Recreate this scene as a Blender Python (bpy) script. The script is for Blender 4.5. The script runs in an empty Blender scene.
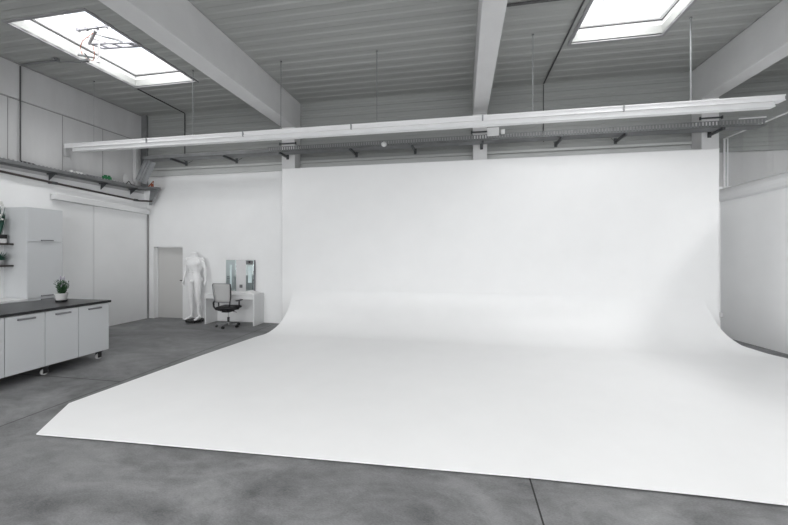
import bpy, bmesh, math, random
from mathutils import Vector, Matrix
random.seed(7)
S = bpy.context.scene
COL = S.collection
PI = math.pi

# ------------------------------------------------------------------ materials
def mat(name, col, rough=0.5, metal=0.0, bump=0.0, bscale=40.0, var=0.0, vscale=3.0, stretch=(1, 1, 1), spec=0.5):
    m = bpy.data.materials.new(name)
    m.use_nodes = True
    n = m.node_tree.nodes; l = m.node_tree.links
    b = n['Principled BSDF']
    b.inputs['Base Color'].default_value = (*col, 1)
    b.inputs['Roughness'].default_value = rough
    b.inputs['Metallic'].default_value = metal
    b.inputs['Specular IOR Level'].default_value = spec
    tc = n.new('ShaderNodeTexCoord')
    mp = n.new('ShaderNodeMapping'); mp.inputs['Scale'].default_value = stretch
    l.new(tc.outputs['Object'], mp.inputs['Vector'])
    if var > 0:
        t = n.new('ShaderNodeTexNoise'); t.inputs['Scale'].default_value = vscale
        t.inputs['Detail'].default_value = 6; t.inputs['Roughness'].default_value = 0.6
        l.new(mp.outputs['Vector'], t.inputs['Vector'])
        r = n.new('ShaderNodeValToRGB')
        r.color_ramp.elements[0].position = 0.3; r.color_ramp.elements[1].position = 0.7
        r.color_ramp.elements[0].color = (*[c * (1 - var) for c in col], 1)
        r.color_ramp.elements[1].color = (*[min(1, c * (1 + var)) for c in col], 1)
        l.new(t.outputs['Fac'], r.inputs['Fac'])
        l.new(r.outputs['Color'], b.inputs['Base Color'])
    if bump > 0:
        t2 = n.new('ShaderNodeTexNoise'); t2.inputs['Scale'].default_value = bscale
        t2.inputs['Detail'].default_value = 4
        l.new(mp.outputs['Vector'], t2.inputs['Vector'])
        bp = n.new('ShaderNodeBump'); bp.inputs['Strength'].default_value = bump
        bp.inputs['Distance'].default_value = 0.01
        l.new(t2.outputs['Fac'], bp.inputs['Height'])
        l.new(bp.outputs['Normal'], b.inputs['Normal'])
    return m

def concrete_floor():
    m = bpy.data.materials.new('polished_concrete'); m.use_nodes = True
    n = m.node_tree.nodes; l = m.node_tree.links; b = n['Principled BSDF']
    tc = n.new('ShaderNodeTexCoord')
    mp = n.new('ShaderNodeMapping'); mp.inputs['Scale'].default_value = (1, 1.6, 1)
    mp.inputs['Rotation'].default_value = (0, 0, 0.5)
    l.new(tc.outputs['Object'], mp.inputs['Vector'])
    def noise(sc, det, dist=0.0):
        t = n.new('ShaderNodeTexNoise'); t.inputs['Scale'].default_value = sc
        t.inputs['Detail'].default_value = det; t.inputs['Distortion'].default_value = dist
        t.inputs['Roughness'].default_value = 0.65
        l.new(mp.outputs['Vector'], t.inputs['Vector']); return t
    a = noise(0.7, 9, 0.9); c = noise(4.5, 12, 0.6); g = noise(60, 3)
    r = n.new('ShaderNodeValToRGB')
    r.color_ramp.elements[0].position = 0.36; r.color_ramp.elements[0].color = (0.065, 0.0665, 0.069, 1)
    r.color_ramp.elements[1].position = 0.67; r.color_ramp.elements[1].color = (0.3, 0.303, 0.309, 1)
    mx = n.new('ShaderNodeMix'); mx.data_type = 'FLOAT'; mx.inputs[0].default_value = 0.35
    l.new(a.outputs['Fac'], mx.inputs[2]); l.new(c.outputs['Fac'], mx.inputs[3])
    mx2 = n.new('ShaderNodeMix'); mx2.data_type = 'FLOAT'; mx2.inputs[0].default_value = 0.2
    l.new(mx.outputs[0], mx2.inputs[2]); l.new(g.outputs['Fac'], mx2.inputs[3])
    l.new(mx2.outputs[0], r.inputs['Fac'])
    l.new(r.outputs['Color'], b.inputs['Base Color'])
    rr = n.new('ShaderNodeMapRange'); rr.inputs[3].default_value = 0.38; rr.inputs[4].default_value = 0.62
    l.new(c.outputs['Fac'], rr.inputs[0]); l.new(rr.outputs[0], b.inputs['Roughness'])
    bp = n.new('ShaderNodeBump'); bp.inputs['Strength'].default_value = 0.12; bp.inputs['Distance'].default_value = 0.01
    l.new(g.outputs['Fac'], bp.inputs['Height']); l.new(bp.outputs['Normal'], b.inputs['Normal'])
    return m

M = {}
M['cove'] = mat('matt_white_cove_paint', (0.872, 0.875, 0.88), 0.36, var=0.012, vscale=2.0, bump=0.04, bscale=60)
M['floor'] = concrete_floor()
M['softjoint'] = mat('grey_panel_joint', (0.3, 0.3, 0.3), 0.9)
M['castorgrey'] = mat('grey_castor_wheel', (0.5, 0.5, 0.5), 0.4)
M['joint'] = mat('dark_joint', (0.03, 0.03, 0.03), 0.9)
M['plaster'] = mat('white_plaster', (0.9, 0.905, 0.91), 0.6, var=0.02, vscale=1.5, bump=0.06, bscale=50)
M['trimwhite'] = mat('white_trim', (0.78, 0.785, 0.79), 0.5)
M['wallpanel'] = mat('grey_wall_panel', (0.55, 0.55, 0.555), 0.65, var=0.1, vscale=1.2, stretch=(1, 1.2, 0.25), bump=0.04, bscale=30)
M['sheet'] = mat('grey_profiled_sheet', (0.30, 0.31, 0.303), 0.45, var=0.05, vscale=1.5, stretch=(0.1, 1, 3))
M['sheetlight'] = mat('light_profiled_sheet', (0.5, 0.51, 0.505), 0.45, var=0.06, vscale=1.5, stretch=(0.1, 1, 3))
M['ceiling'] = mat('grey_roof_deck', (0.37, 0.378, 0.368), 0.5, var=0.07, vscale=1.4, stretch=(0.1, 3, 1))
M['concrete'] = mat('pale_precast_concrete', (0.68, 0.68, 0.685), 0.6, var=0.04, vscale=2.0, bump=0.08, bscale=30)
M['steelpaint'] = mat('white_painted_steel', (0.84, 0.84, 0.85), 0.3)
M['steel'] = mat('galvanised_steel', (0.36, 0.37, 0.38), 0.4, 0.6, var=0.15, vscale=8)
M['darksteel'] = mat('dark_steel', (0.09, 0.095, 0.1), 0.5, 0.5, var=0.1, vscale=8)
M['tray'] = mat('grey_tray_steel', (0.21, 0.215, 0.22), 0.5, 0.3, var=0.15, vscale=5)
M['black'] = mat('black_plastic', (0.012, 0.012, 0.013), 0.45)
M['darkrubber'] = mat('dark_conduit', (0.07, 0.07, 0.072), 0.6)
M['redbrown'] = mat('rusty_primed_pipe', (0.06, 0.05, 0.048), 0.55, 0.2, var=0.5, vscale=3)
M['green'] = mat('green_plastic', (0.02, 0.16, 0.06), 0.4)
M['orange'] = mat('terracotta_metal', (0.42, 0.12, 0.06), 0.6)
M['cabinet'] = mat('pale_grey_laminate', (0.62, 0.635, 0.65), 0.35)
M['whitelam'] = mat('white_laminate', (0.78, 0.785, 0.79), 0.35)
M['worktop'] = mat('charcoal_worktop', (0.014, 0.0145, 0.017), 0.3, var=0.15, vscale=12, spec=.3)
M['chrome'] = mat('brushed_steel', (0.6, 0.6, 0.61), 0.28, 0.9)
M['handle'] = mat('grey_handle', (0.2, 0.2, 0.21), 0.4, 0.2)
M['doorleaf'] = mat('warm_grey_door', (0.6, 0.595, 0.585), 0.45)
M['mannequin'] = mat('glossy_white_plastic', (0.92, 0.92, 0.925), 0.3)
M['mesh'] = mat('pale_grey_mesh_fabric', (0.52, 0.52, 0.52), 0.85, bump=0.4, bscale=300)
M['mirror'] = mat('mirror_glass', (0.72, 0.8, 0.8), 0.03, 1.0)
M['opal'] = mat('frosted_strip', (0.7, 0.82, 0.83), 0.5)
M['midmirror'] = mat('frosted_centre_panel', (0.72, 0.72, 0.73), 0.25)
M['pot'] = mat('white_ceramic_pot', (0.6, 0.6, 0.6), 0.35)
M['soil'] = mat('dark_soil', (0.03, 0.025, 0.02), 0.95, bump=0.5, bscale=80)
M['leaf'] = mat('green_leaf', (0.018, 0.07, 0.022), 0.5, var=0.4, vscale=10)
M['leafdark'] = mat('dark_blue_green_leaf', (0.012, 0.075, 0.05), 0.45, var=0.4, vscale=10)
M['lilac'] = mat('pale_lilac_tip', (0.4, 0.36, 0.45), 0.7)
M['whiteflower'] = mat('white_petals', (0.75, 0.76, 0.74), 0.6)
M['shelfwood'] = mat('dark_wood_shelf', (0.035, 0.028, 0.025), 0.5, var=0.3, vscale=6, stretch=(1, 1, 6))
M['wellwhite'] = mat('white_skylight_lining', (0.88, 0.88, 0.88), 0.4)
M['greyframe'] = mat('grey_skylight_frame', (0.3, 0.3, 0.31), 0.4)
M['alu'] = mat('aluminium_fitting', (0.22, 0.22, 0.24), 0.5, 0.0)
M['armgrey'] = mat('grey_painted_arm', (0.3, 0.3, 0.31), 0.5)
M['paper'] = mat('white_paper', (0.8, 0.8, 0.8), 0.6)

def glass(name, tint, mixf):
    m = bpy.data.materials.new(name); m.use_nodes = True
    n = m.node_tree.nodes; l = m.node_tree.links
    n.remove(n['Principled BSDF'])
    t = n.new('ShaderNodeBsdfTransparent'); t.inputs[0].default_value = (*tint, 1)
    g = n.new('ShaderNodeBsdfGlossy'); g.inputs['Roughness'].default_value = 0.05
    x = n.new('ShaderNodeMixShader'); x.inputs[0].default_value = mixf
    l.new(t.outputs[0], x.inputs[1]); l.new(g.outputs[0], x.inputs[2])
    l.new(x.outputs[0], n['Material Output'].inputs['Surface'])
    return m
M['glass'] = glass('clear_glass', (0.96, 0.965, 0.965), 0.06)
M['dome'] = glass('clear_dome', (0.97, 0.97, 0.97), 0.03)

# ------------------------------------------------------------------ mesh helper
class MB:
    def __init__(s):
        s.bm = bmesh.new()
    def box(s, x0, x1, y0, y1, z0, z1, mi=0, Mx=None):
        vs = [s.bm.verts.new(Vector((x, y, z)) if Mx is None else Mx @ Vector((x, y, z)))
              for x in (x0, x1) for y in (y0, y1) for z in (z0, z1)]
        for f in ((0, 1, 3, 2), (4, 6, 7, 5), (0, 4, 5, 1), (2, 3, 7, 6), (0, 2, 6, 4), (1, 5, 7, 3)):
            fc = s.bm.faces.new([vs[i] for i in f]); fc.material_index = mi
        return s
    def prism(s, poly, axis, a, b, mi=0):
        """poly: 2-D points; axis 'x': (y,z) extruded along x; 'y': (x,z); 'z': (x,y)"""
        def P(p, t):
            return {'x': (t, p[0], p[1]), 'y': (p[0], t, p[1]), 'z': (p[0], p[1], t)}[axis]
        A = [s.bm.verts.new(P(p, a)) for p in poly]; B = [s.bm.verts.new(P(p, b)) for p in poly]
        n = len(poly)
        for i in range(n):
            s.bm.faces.new((A[i], A[(i + 1) % n], B[(i + 1) % n], B[i])).material_index = mi
        s.bm.faces.new(A[::-1]).material_index = mi; s.bm.faces.new(B).material_index = mi
        return s
    def loft(s, rings, cap=True, mi=0):
        R = [[s.bm.verts.new(p) for p in r] for r in rings]
        n = len(R[0])
        for a, b in zip(R, R[1:]):
            for i in range(n):
                s.bm.faces.new((a[i], a[(i + 1) % n], b[(i + 1) % n], b[i])).material_index = mi
        if cap:
            s.bm.faces.new(R[0][::-1]).material_index = mi; s.bm.faces.new(R[-1]).material_index = mi
        return s
    def tube(s, pts, rad, n=10, mi=0):
        pts = [Vector(p) for p in pts]
        rad = rad if isinstance(rad, (list, tuple)) else [rad] * len(pts)
        rings = []; up = None
        for i, p in enumerate(pts):
            d = (pts[min(i + 1, len(pts) - 1)] - pts[max(i - 1, 0)]).normalized()
            if up is None:
                up = Vector((0, 0, 1)) if abs(d.z) < 0.9 else Vector((0, 1, 0))
            a = d.cross(up).normalized(); b = a.cross(d).normalized(); up = b
            r = rad[i]
            rx, ry = (r if isinstance(r, tuple) else (r, r))
            rings.append([p + a * rx * math.cos(2 * PI * k / n) + b * ry * math.sin(2 * PI * k / n) for k in range(n)])
        return s.loft(rings, mi=mi)
    def lathe(s, prof, c=(0, 0, 0), n=24, mi=0):
        c = Vector(c)
        rings = [[c + Vector((r * math.cos(2 * PI * k / n), r * math.sin(2 * PI * k / n), z)) for k in range(n)] for r, z in prof]
        return s.loft(rings, mi=mi)
    def cyl(s, a, b, r, n=16, mi=0):
        return s.tube([a, b], r, n, mi)
    def ball(s, c, r, n=12, mi=0):
        rx, ry, rz = r if isinstance(r, tuple) else (r, r, r)
        rings = []
        for j in range(1, n):
            t = PI * j / n
            rings.append([Vector((c[0] + rx * math.sin(t) * math.cos(2 * PI * k / (2 * n)),
                                  c[1] + ry * math.sin(t) * math.sin(2 * PI * k / (2 * n)),
                                  c[2] - rz * math.cos(t))) for k in range(2 * n)])
        return s.loft(rings, mi=mi)
    def build(s, name, m, parent=None, smooth=False, bevel=0.0, seg=2, off=None):
        bmesh.ops.recalc_face_normals(s.bm, faces=s.bm.faces)
        me = bpy.data.meshes.new(name); s.bm.to_mesh(me); s.bm.free()
        if smooth:
            for p in me.polygons: p.use_smooth = True
        o = bpy.data.objects.new(name, me)
        for q in (m if isinstance(m, (list, tuple)) else [m]): me.materials.append(M[q])
        COL.objects.link(o)
        if parent is not None:
            o.parent = parent
            if off is not None:
                o.location = off
        if bevel > 0:
            bv = o.modifiers.new('bevel', 'BEVEL'); bv.width = bevel; bv.segments = seg
            bv.limit_method = 'ANGLE'; bv.angle_limit = math.radians(40)
        return o

def empty(name, loc=(0, 0, 0), rz=0.0):
    o = bpy.data.objects.new(name, None); o.location = loc; o.rotation_euler = (0, 0, rz)
    o.empty_display_size = 0.1
    COL.objects.link(o); return o
def tag(o, label, cat, group=None):
    o['label'] = label; o['category'] = cat
    if group: o['group'] = group
    return o
def struct(o, label=None):
    o['kind'] = 'structure'
    if label: o['label'] = label
    return o
def plabel(o, label):
    o['label'] = label; return o
def copy_tree(o, parent=None):
    c = o.copy(); COL.objects.link(c)
    if parent is not None: c.parent = parent
    for ch in [q for q in list(COL.objects) if q.parent is o]:
        copy_tree(ch, c)
    return c

# ------------------------------------------------------------------ room shell
CZ = 5.48          # ceiling height
XL = -8.54         # upper face of left wall
YB = 8.33          # back wall, upper sheet
REAR = -7.0
XR = 12.0

# floor with saw-cut joints
f = MB(); f.box(-8.7, XR + .2, REAR - .2, 9.1, -0.15, 0.0)
def joint(f, p, q, w=0.011):
    p = Vector((*p, 0)); q = Vector((*q, 0)); d = (q - p).normalized(); nrm = Vector((-d.y, d.x, 0)) * w / 2
    vs = [f.bm.verts.new(v + Vector((0, 0, 0.0012))) for v in (p - nrm, q - nrm, q + nrm, p + nrm)]
    f.bm.faces.new(vs).material_index = 1
joint(f, (-4.86, REAR), (-4.64, 4.84)); joint(f, (-4.64, 4.84), (-4.60, 8.3))
joint(f, (-8.4, 4.17), (-4.66, 4.19))
joint(f, (0.53, REAR), (0.53, 8.0), 0.013)
joint(f, (-8.4, -0.6), (8, -0.6)); joint(f, (5.6, REAR), (5.2, 8.3))
struct(f.build('floor', ['floor', 'joint']))

# skylight openings (x0,x1,y0,y1); three behind the camera, last one added to light the side hall
SKY = [(-7.15, -5.64, 4.5, 6.8), (1.89, 3.32, 4.5, 6.8),
       (-7.15, -5.64, -2.6, -0.3), (1.89, 3.32, -2.6, -0.3), (-2.6, -1.1, -2.6, -0.3), (7.3, 8.8, 4.2, 6.5)]
# ceiling: profiled deck, ribs along x
def deck_profile(y0, y1, per=0.26, dep=0.010):
    ys = []
    k = math.floor(y0 / per)
    pts = []
    while k * per < y1:
        b = k * per
        for dy, h in ((0, 0), (0.11, 0), (0.14, dep), (0.23, dep)):
            pts.append((b + dy, h))
        k += 1
    def h_at(y):
        r = (y - math.floor(y / per) * per)
        if r < 0.11: return 0
        if r < 0.14: return dep * (r - .11) / .03
        if r < 0.23: return dep
        return dep * (1 - (r - .23) / .03)
    out = [(y0, h_at(y0))] + [p for p in pts if y0 < p[0] < y1] + [(y1, h_at(y1))]
    return out
c = MB()
def deck(c, x0, x1, y0, y1):
    pr = deck_profile(y0, y1)
    lo = [(y, CZ + h) for y, h in pr]
    c.prism(lo + [(y1, CZ + 0.16), (y0, CZ + 0.16)], 'x', x0, x1)
cuts = sorted(set([-8.6, XR + .1] + [v for s in SKY for v in s[:2]]))
for a, b in zip(cuts, cuts[1:]):
    holes = sorted([(s[2], s[3]) for s in SKY if s[0] <= a + 1e-6 and s[1] >= b - 1e-6])
    y = REAR - .1
    for h0, h1 in holes:
        deck(c, a, b, y, h0); y = h1
    deck(c, a, b, y, 9.0)
struct(c.build('ceiling', 'ceiling'))

# left wall
w = MB()
w.box(-8.75, XL, REAR, 8.5, 3.27, 4.80)                      # main field
w.box(-8.75, XL + .025, REAR, 8.5, 4.80, CZ + .1)             # upper band
w.box(-8.75, XL + .035, REAR, 8.42, 4.785, 4.80)
yj = [5.37, 6.33, 7.22, 4.2, 3.0, 1.8, .6]
for y in yj: w.box(XL - .002, XL + .004, y, y + .012, 3.5, 4.785, 1)
w.box(XL - .002, XL + .006, REAR, 8.42, 4.765, 4.785, 1)
w.box(XL + .02, XL + .04, REAR, 8.4, CZ - .02, CZ + .03, 1)   # dark joint under the deck
w.box(-8.75, -8.44, REAR, 8.5, 0, 3.18, 2); w.box(-8.75, XL + .03, REAR, 8.5, 3.18, 3.38, 2)                   # lower lining
w.box(-8.44, -8.40, REAR, 5.98, 2.0, 3.03, 2)                 # thicker lining near the kitchen
w.box(-8.44, -8.40, 5.98, 8.42, 0, 2.86, 2)
w.box(-8.44, -8.40, REAR, 5.98, 0, 2.0, 2)
for y in (6.88,): w.box(-8.402, -8.396, y, y + .03, 0, 2.86, 3)
struct(w.build('wall_left', ['wallpanel', 'softjoint', 'plaster', 'trimwhite']))
t = MB(); t.loft([[Vector((x, y, z + dz)) for x, dz in ((-8.44, 0), (-8.30, 0), (-8.30, .125), (-8.44, .125))] for y, z in ((6.03, 2.9), (8.32, 2.815))])
struct(t.build('trim_1', 'trimwhite', bevel=.008), 'white ledge running along the left wall under the pipe')

# back wall: lower white wall with door recess, upper profiled sheet
w = MB()
DX0, DX1, DZ = -8.23, -7.325, 1.94
YW = 8.37
w.box(-8.7, DX0, YW, YW + .25, 0, 3.84); w.box(DX1, 4.95, YW, YW + .25, 0, 3.84)
w.box(DX0, DX1, YW, YW + .25, DZ, 3.84)
w.box(-4.66, -4.2, YW - .012, YW, 0, 3.84)
w.box(-8.40, -8.37, YW - .04, YW, 0, 2.86, 1)                  # dark corner joint
# stepped flashing
w.prism([(YW + .2, 3.84), (YW - .05, 3.84), (YW - .06, 3.92), (YW - .03, 3.93), (YW - .03, 3.99), (YW - .07, 4.0), (YW - .07, 4.05),
         (YW - .02, 4.06), (YW + .2, 4.06)], 'x', -8.6, 4.95, 2)
def corr(w, x0, x1, yb, z0, z1, mi, per=.19, dep=.012):
    pts = []
    z = z0
    while z < z1:
        pts += [(yb, z), (yb, z + per * .45), (yb + dep, z + per * .55), (yb + dep, z + per * .9)]
        z += per
    pts = [p for p in pts if p[1] < z1] + [(yb, z1)]
    w.prism(pts + [(yb + .2, z1), (yb + .2, z0)], 'x', x0, x1, mi)
corr(w, -8.7, 4.95, YB, 4.06, CZ + .1, 3)
w.box(-8.54, -8.36, YB - .06, YB, 3.5, CZ + .02, 4)           # thin dark strip painted in for the shaded corner recess
struct(w.build('wall_back', ['plaster', 'softjoint', 'sheetlight', 'sheet', 'tray']))
# right-hand bay of the back wall, set further back
w = MB()
w.box(4.93, 9.2, 8.85, 9.1, 0, 3.2, 0)
w.box(4.93, XR + .2, 8.85, 9.1, 3.2, 3.93, 1)
w.box(9.2, XR + .2, 8.85, 9.1, 0, 3.2, 1)
corr(w, 4.93, XR + .2, 8.82, 3.93, CZ + .1, 2)
w.box(4.93, 4.97, 8.37, 8.87, 0, CZ + .1, 0)
struct(w.build('wall_back', ['plaster', 'wallpanel', 'sheet']))
# right parapet wall
def rx(y): return 5.45 + (8.85 - y) * 0.14
w = MB()
w.prism([(rx(8.86), 8.86), (rx(REAR), REAR), (rx(REAR) + .22, REAR), (rx(8.86) + .22, 8.86)], 'z', 0, 2.98)
struct(w.build('wall_right', 'plaster'))
# coping
cp = MB()
def copr(y, z0, z1):
    x = rx(y); h = z1 - z0
    pr = [(.24, 0), (-.02, 0), (-.075, .03), (-.11, .09), (-.115, .16), (-.09, .22), (-.03, h), (.24, h)]
    return [Vector((x + a, y, z0 + b)) for a, b in pr]
cp.loft([copr(8.84, 2.87, 3.14), copr(7.3, 2.95, 3.22), copr(5.0, 2.98, 3.25), copr(REAR + .05, 2.98, 3.25)])
struct(cp.build('trim_2', 'trimwhite', bevel=.006), 'rounded white coping on top of the right wall')
w = MB(); w.box(XR, XR + .2, REAR, 9.1, 0, CZ + .1); struct(w.build('wall_far_right', 'wallpanel'))
# rear wall with a broad window band (behind the camera)
w = MB()
WX0, WX1, WZ0, WZ1 = -7.0, 6.6, .5, 4.6
w.box(-8.7, XR + .2, REAR - .2, REAR, 0, WZ0); w.box(-8.7, XR + .2, REAR - .2, REAR, WZ1, CZ + .1)
w.box(-8.7, WX0, REAR - .2, REAR, WZ0, WZ1); w.box(WX1, XR + .2, REAR - .2, REAR, WZ0, WZ1)
struct(w.build('wall_rear', 'plaster'))
w = MB()
for i in range(9):
    x = WX0 + (WX1 - WX0) * i / 8; w.box(x - .04, x + .04, REAR - .14, REAR - .06, WZ0, WZ1)
for z in (WZ0 + .03, 2.0, WZ1 - .03): w.box(WX0, WX1, REAR - .13, REAR - .07, z - .04, z + .04)
wf = struct(w.build('window_1', 'greyframe'))
w = MB(); w.box(WX0, WX1, REAR - .105, REAR - .095, WZ0, WZ1); w.build('pane', 'dome', wf)

# skylights (window_2 ...): curb, lining, dome
for i, (x0, x1, y0, y1) in enumerate(SKY):
    e = struct(empty('window_%d' % (i + 2), ((x0 + x1) / 2, (y0 + y1) / 2, CZ)))
    if i < 2: e['label'] = ['long skylight in the left ceiling bay with an opener hanging in it', 'skylight in the right ceiling bay cut by the top of the photo'][i]
    hx, hy = (x1 - x0) / 2, (y1 - y0) / 2
    r = MB(); t_ = .05
    for a in ((-hx - t_, -hx, -hy - t_, hy + t_), (hx, hx + t_, -hy - t_, hy + t_), (-hx, hx, -hy - t_, -hy), (-hx, hx, hy, hy + t_)):
        r.box(*a, -.015, .02)
    plabel(r.build('frame', 'greyframe', e), 'grey metal rim round the opening')
    l_ = MB()
    def ring(h, z): return [Vector((sx * (hx - h), sy * (hy - h), z)) for sx, sy in ((-1, -1), (1, -1), (1, 1), (-1, 1))]
    l_.loft([ring(-.01, -.012), ring(-.01, .24)], cap=False)
    l_.loft([ring(.05, .26), ring(.22, .52)], cap=False)
    l_.loft([ring(.0, .26), ring(.055, .26)], cap=False)
    lo = l_.build('lining', 'wellwhite', e)
    sol = lo.modifiers.new('s', 'SOLIDIFY'); sol.thickness = .008; sol.offset = 0
    g = MB(); g.loft([ring(-.01, .238), ring(-.01, .262)], cap=False); 
    gs = g.build('gasket', 'darkrubber', e); sol = gs.modifiers.new('s', 'SOLIDIFY'); sol.thickness = .012; sol.offset = 0
    if i < 2:
        b = MB()
        for q in ([0] if i == 0 else [0]):
            b.box(-hx + .2, hx - .2, q - .012, q + .012, .53, .545)
        b.build('glazing_bar', 'steelpaint', e)
    d_ = MB()
    N = 8; grid = [[d_.bm.verts.new(((-1 + 2 * a / N) * (hx - .21), (-1 + 2 * b / N) * (hy - .21),
              .55 + .16 * (1 - (-1 + 2 * a / N) ** 2) * (1 - (-1 + 2 * b / N) ** 2))) for b in range(N + 1)] for a in range(N + 1)]
    for a in range(N):
        for b in range(N): d_.bm.faces.new((grid[a][b], grid[a + 1][b], grid[a + 1][b + 1], grid[a][b + 1]))
    d_.build('pane', 'dome', e, smooth=True)
    L = bpy.data.lights.new('sky_light', 'AREA'); L.shape = 'RECTANGLE'; L.size = x1 - x0 - .1; L.size_y = y1 - y0 - .1
    L.energy = 125 if i < 2 else (520 if i == 5 else 370); L.color = (1.0, 0.995, 0.985)  # highest energy goes to the added, unseen skylight that brightens the side hall
    lo = bpy.data.objects.new('sky_light', L); lo.location = ((x0 + x1) / 2, (y0 + y1) / 2, CZ + .8); COL.objects.link(lo)
L = bpy.data.lights.new('window_daylight', 'AREA'); L.shape = 'RECTANGLE'; L.size = WX1 - WX0; L.size_y = WZ1 - WZ0
L.energy = 800; L.color = (1.0, 0.995, 0.985)
lo = bpy.data.objects.new('window_daylight', L); lo.location = ((WX0 + WX1) / 2, REAR - .25, (WZ0 + WZ1) / 2)
lo.rotation_euler = (PI / 2, 0, 0); COL.objects.link(lo)

# door_1
d = struct(empty('door_1', ((DX0 + DX1) / 2, YW + .13, 0)), 'plain warm grey door in the back wall')
hw = (DX1 - DX0) / 2
q = MB(); q.box(-hw + .03, hw - .01, 0, .045, .006, DZ - .03); q.build('door_leaf', 'doorleaf', d, bevel=.003)
q = MB(); q.box(-hw, -hw + .03, -.02, .07, 0, DZ); q.box(hw - .012, hw, -.02, .07, 0, DZ); q.box(-hw, hw, -.02, .07, DZ - .03, DZ)
q.build('door_frame', 'trimwhite', d)
q = MB(); q.cyl((hw - .07, 0, 1.03), (hw - .07, -.04, 1.03), .012); q.tube([(hw - .06, -.04, 1.03), (hw - .16, -.04, 1.03)], .012); q.box(hw - .09, hw - .05, -.006, 0, .97, 1.06)
q.build('door_handle', 'black', d)

# ------------------------------------------------------------------ columns and beams
cols = [(-4.27, -3.93, 'left', 'beside the left edge of the white cove'), (.24, .54, 'middle', 'behind the middle of the white cove'), (4.6, 4.9, 'right', 'above the right end of the white cove')]
for i, (x0, x1, nm, wh) in enumerate(cols):
    b = MB(); b.box(x0, x1, 8.0, 8.325 if True else 0, 0, 4.8)
    tag(b.build('concrete_column', 'concrete', bevel=.012), 'pale square concrete column %s' % wh, 'column', 'columns on the back wall')
    b = MB(); b.box(x0, x1, REAR, 8.325, 4.803, CZ + .0)
    tag(b.build('concrete_beam', 'concrete', bevel=.012),
        ['deep pale ceiling beam running to the left column, beside the long skylight', 'ceiling beam seen from below in the middle of the roof',
         'deep pale ceiling beam in the upper right corner of the photo'][i], 'beam', 'roof beams')
    b = MB(); b.tube([(x0 - .03, 7.975, 4.4), (x1 + .03, 7.975, 4.4)], .016, 8)
    b.box(x0 - .045, x0 - .025, 7.965, 8.0, 4.37, 4.43); b.box(x1 + .025, x1 + .045, 7.965, 8.0, 4.37, 4.43)
    tag(b.build('column_clamp', 'darksteel'), 'dark clamp bar across the front of the %s concrete column' % nm, 'clamp')

# ------------------------------------------------------------------ infinity cove
cv = tag(empty('infinity_cove', (0, 7.95, 0)), 'huge white studio cove sweeping from the back wall onto the floor', 'photo backdrop')
def tocv(o): o.location = (0, -7.95, 0); return o
b = MB(); b.box(-4.23, 4.87, 7.952, 7.995, 0, 3.785)
tocv(b.build('back_panel', 'cove', cv, bevel=.004))
b = MB(); b.box(-4.24, 4.88, 7.955, 7.99, 3.786, 3.795)
tocv(b.build('top_edge', 'trimwhite', cv))
b = MB()
R = .9; Yt = 7.95
def ptsweep(s):   # s = 0 at wall tangent .. 1 at floor tangent
    a = s * PI / 2
    return (Yt - R + R * math.cos(a), R - R * math.sin(a))
def interp(tab, v):
    for (a, x), (b_, y) in zip(tab, tab[1:]):
        if (a - v) * (b_ - v) <= 0: return x + (y - x) * ((v - a) / (b_ - a) if b_ != a else 0)
    return tab[-1][1]
Ltab = [(7.95, -3.96), (7.89, -3.99), (7.65, -4.05), (7.5, -4.09), (7.33, -4.14), (7.05, -4.2), (6.84, -4.25), (5.43, -4.40), (3.91, -4.51), (3.44, -4.54)]
Rtab = [(7.95, 4.62), (7.9, 4.70), (7.65, 4.82), (7.46, 4.93), (7.4, 5.03), (7.13, 5.33), (6.5, 5.46), (5.0, 5.62), (3.44, 5.78)]
rows = []
for s in range(0, 33):
    rows.append(ptsweep(s / 32))
y = Yt - R
for k in range(1, 20): rows.append((y - (y - 3.44) * k / 19, 0.0))
NX = 40
rings = []
for (yy, zz) in rows:
    xl = interp(Ltab, yy); xr = interp(Rtab, yy)
    rings.append([b.bm.verts.new((xl + (xr - xl) * k / NX, yy, zz + .012)) for k in range(NX + 1)])
for r1, r2 in zip(rings, rings[1:]):
    for k in range(NX): b.bm.faces.new((r1[k], r1[k + 1], r2[k + 1], r2[k]))
# front strip with the slanting corner and the slightly bowed front edge
Fr = [(-4.09, 2.80), (-3.28, 2.84), (-.18, 2.96), (.53, 2.99), (1.77, 3.01), (2.26, 3.0), (5.8, 3.0)]
front = []
for k in range(NX + 1):
    v = rings[-1][k].co
    u = k / NX; x = -4.09 + (5.8 + 4.09) * u
    front.append(b.bm.verts.new((x, interp(Fr, x), .012)))
for k in range(NX): b.bm.faces.new((rings[-1][k], rings[-1][k + 1], front[k + 1], front[k]))
bmesh.ops.recalc_face_normals(b.bm, faces=b.bm.faces)
sw = tocv(b.build('floor_sweep', 'cove', cv, smooth=True))
sol = sw.modifiers.new('s', 'SOLIDIFY'); sol.thickness = .011; sol.offset = -1
es = sw.modifiers.new('e', 'EDGE_SPLIT'); es.split_angle = math.radians(35)
plabel(sw, 'seamless curved sweep and painted white floor area')

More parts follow.
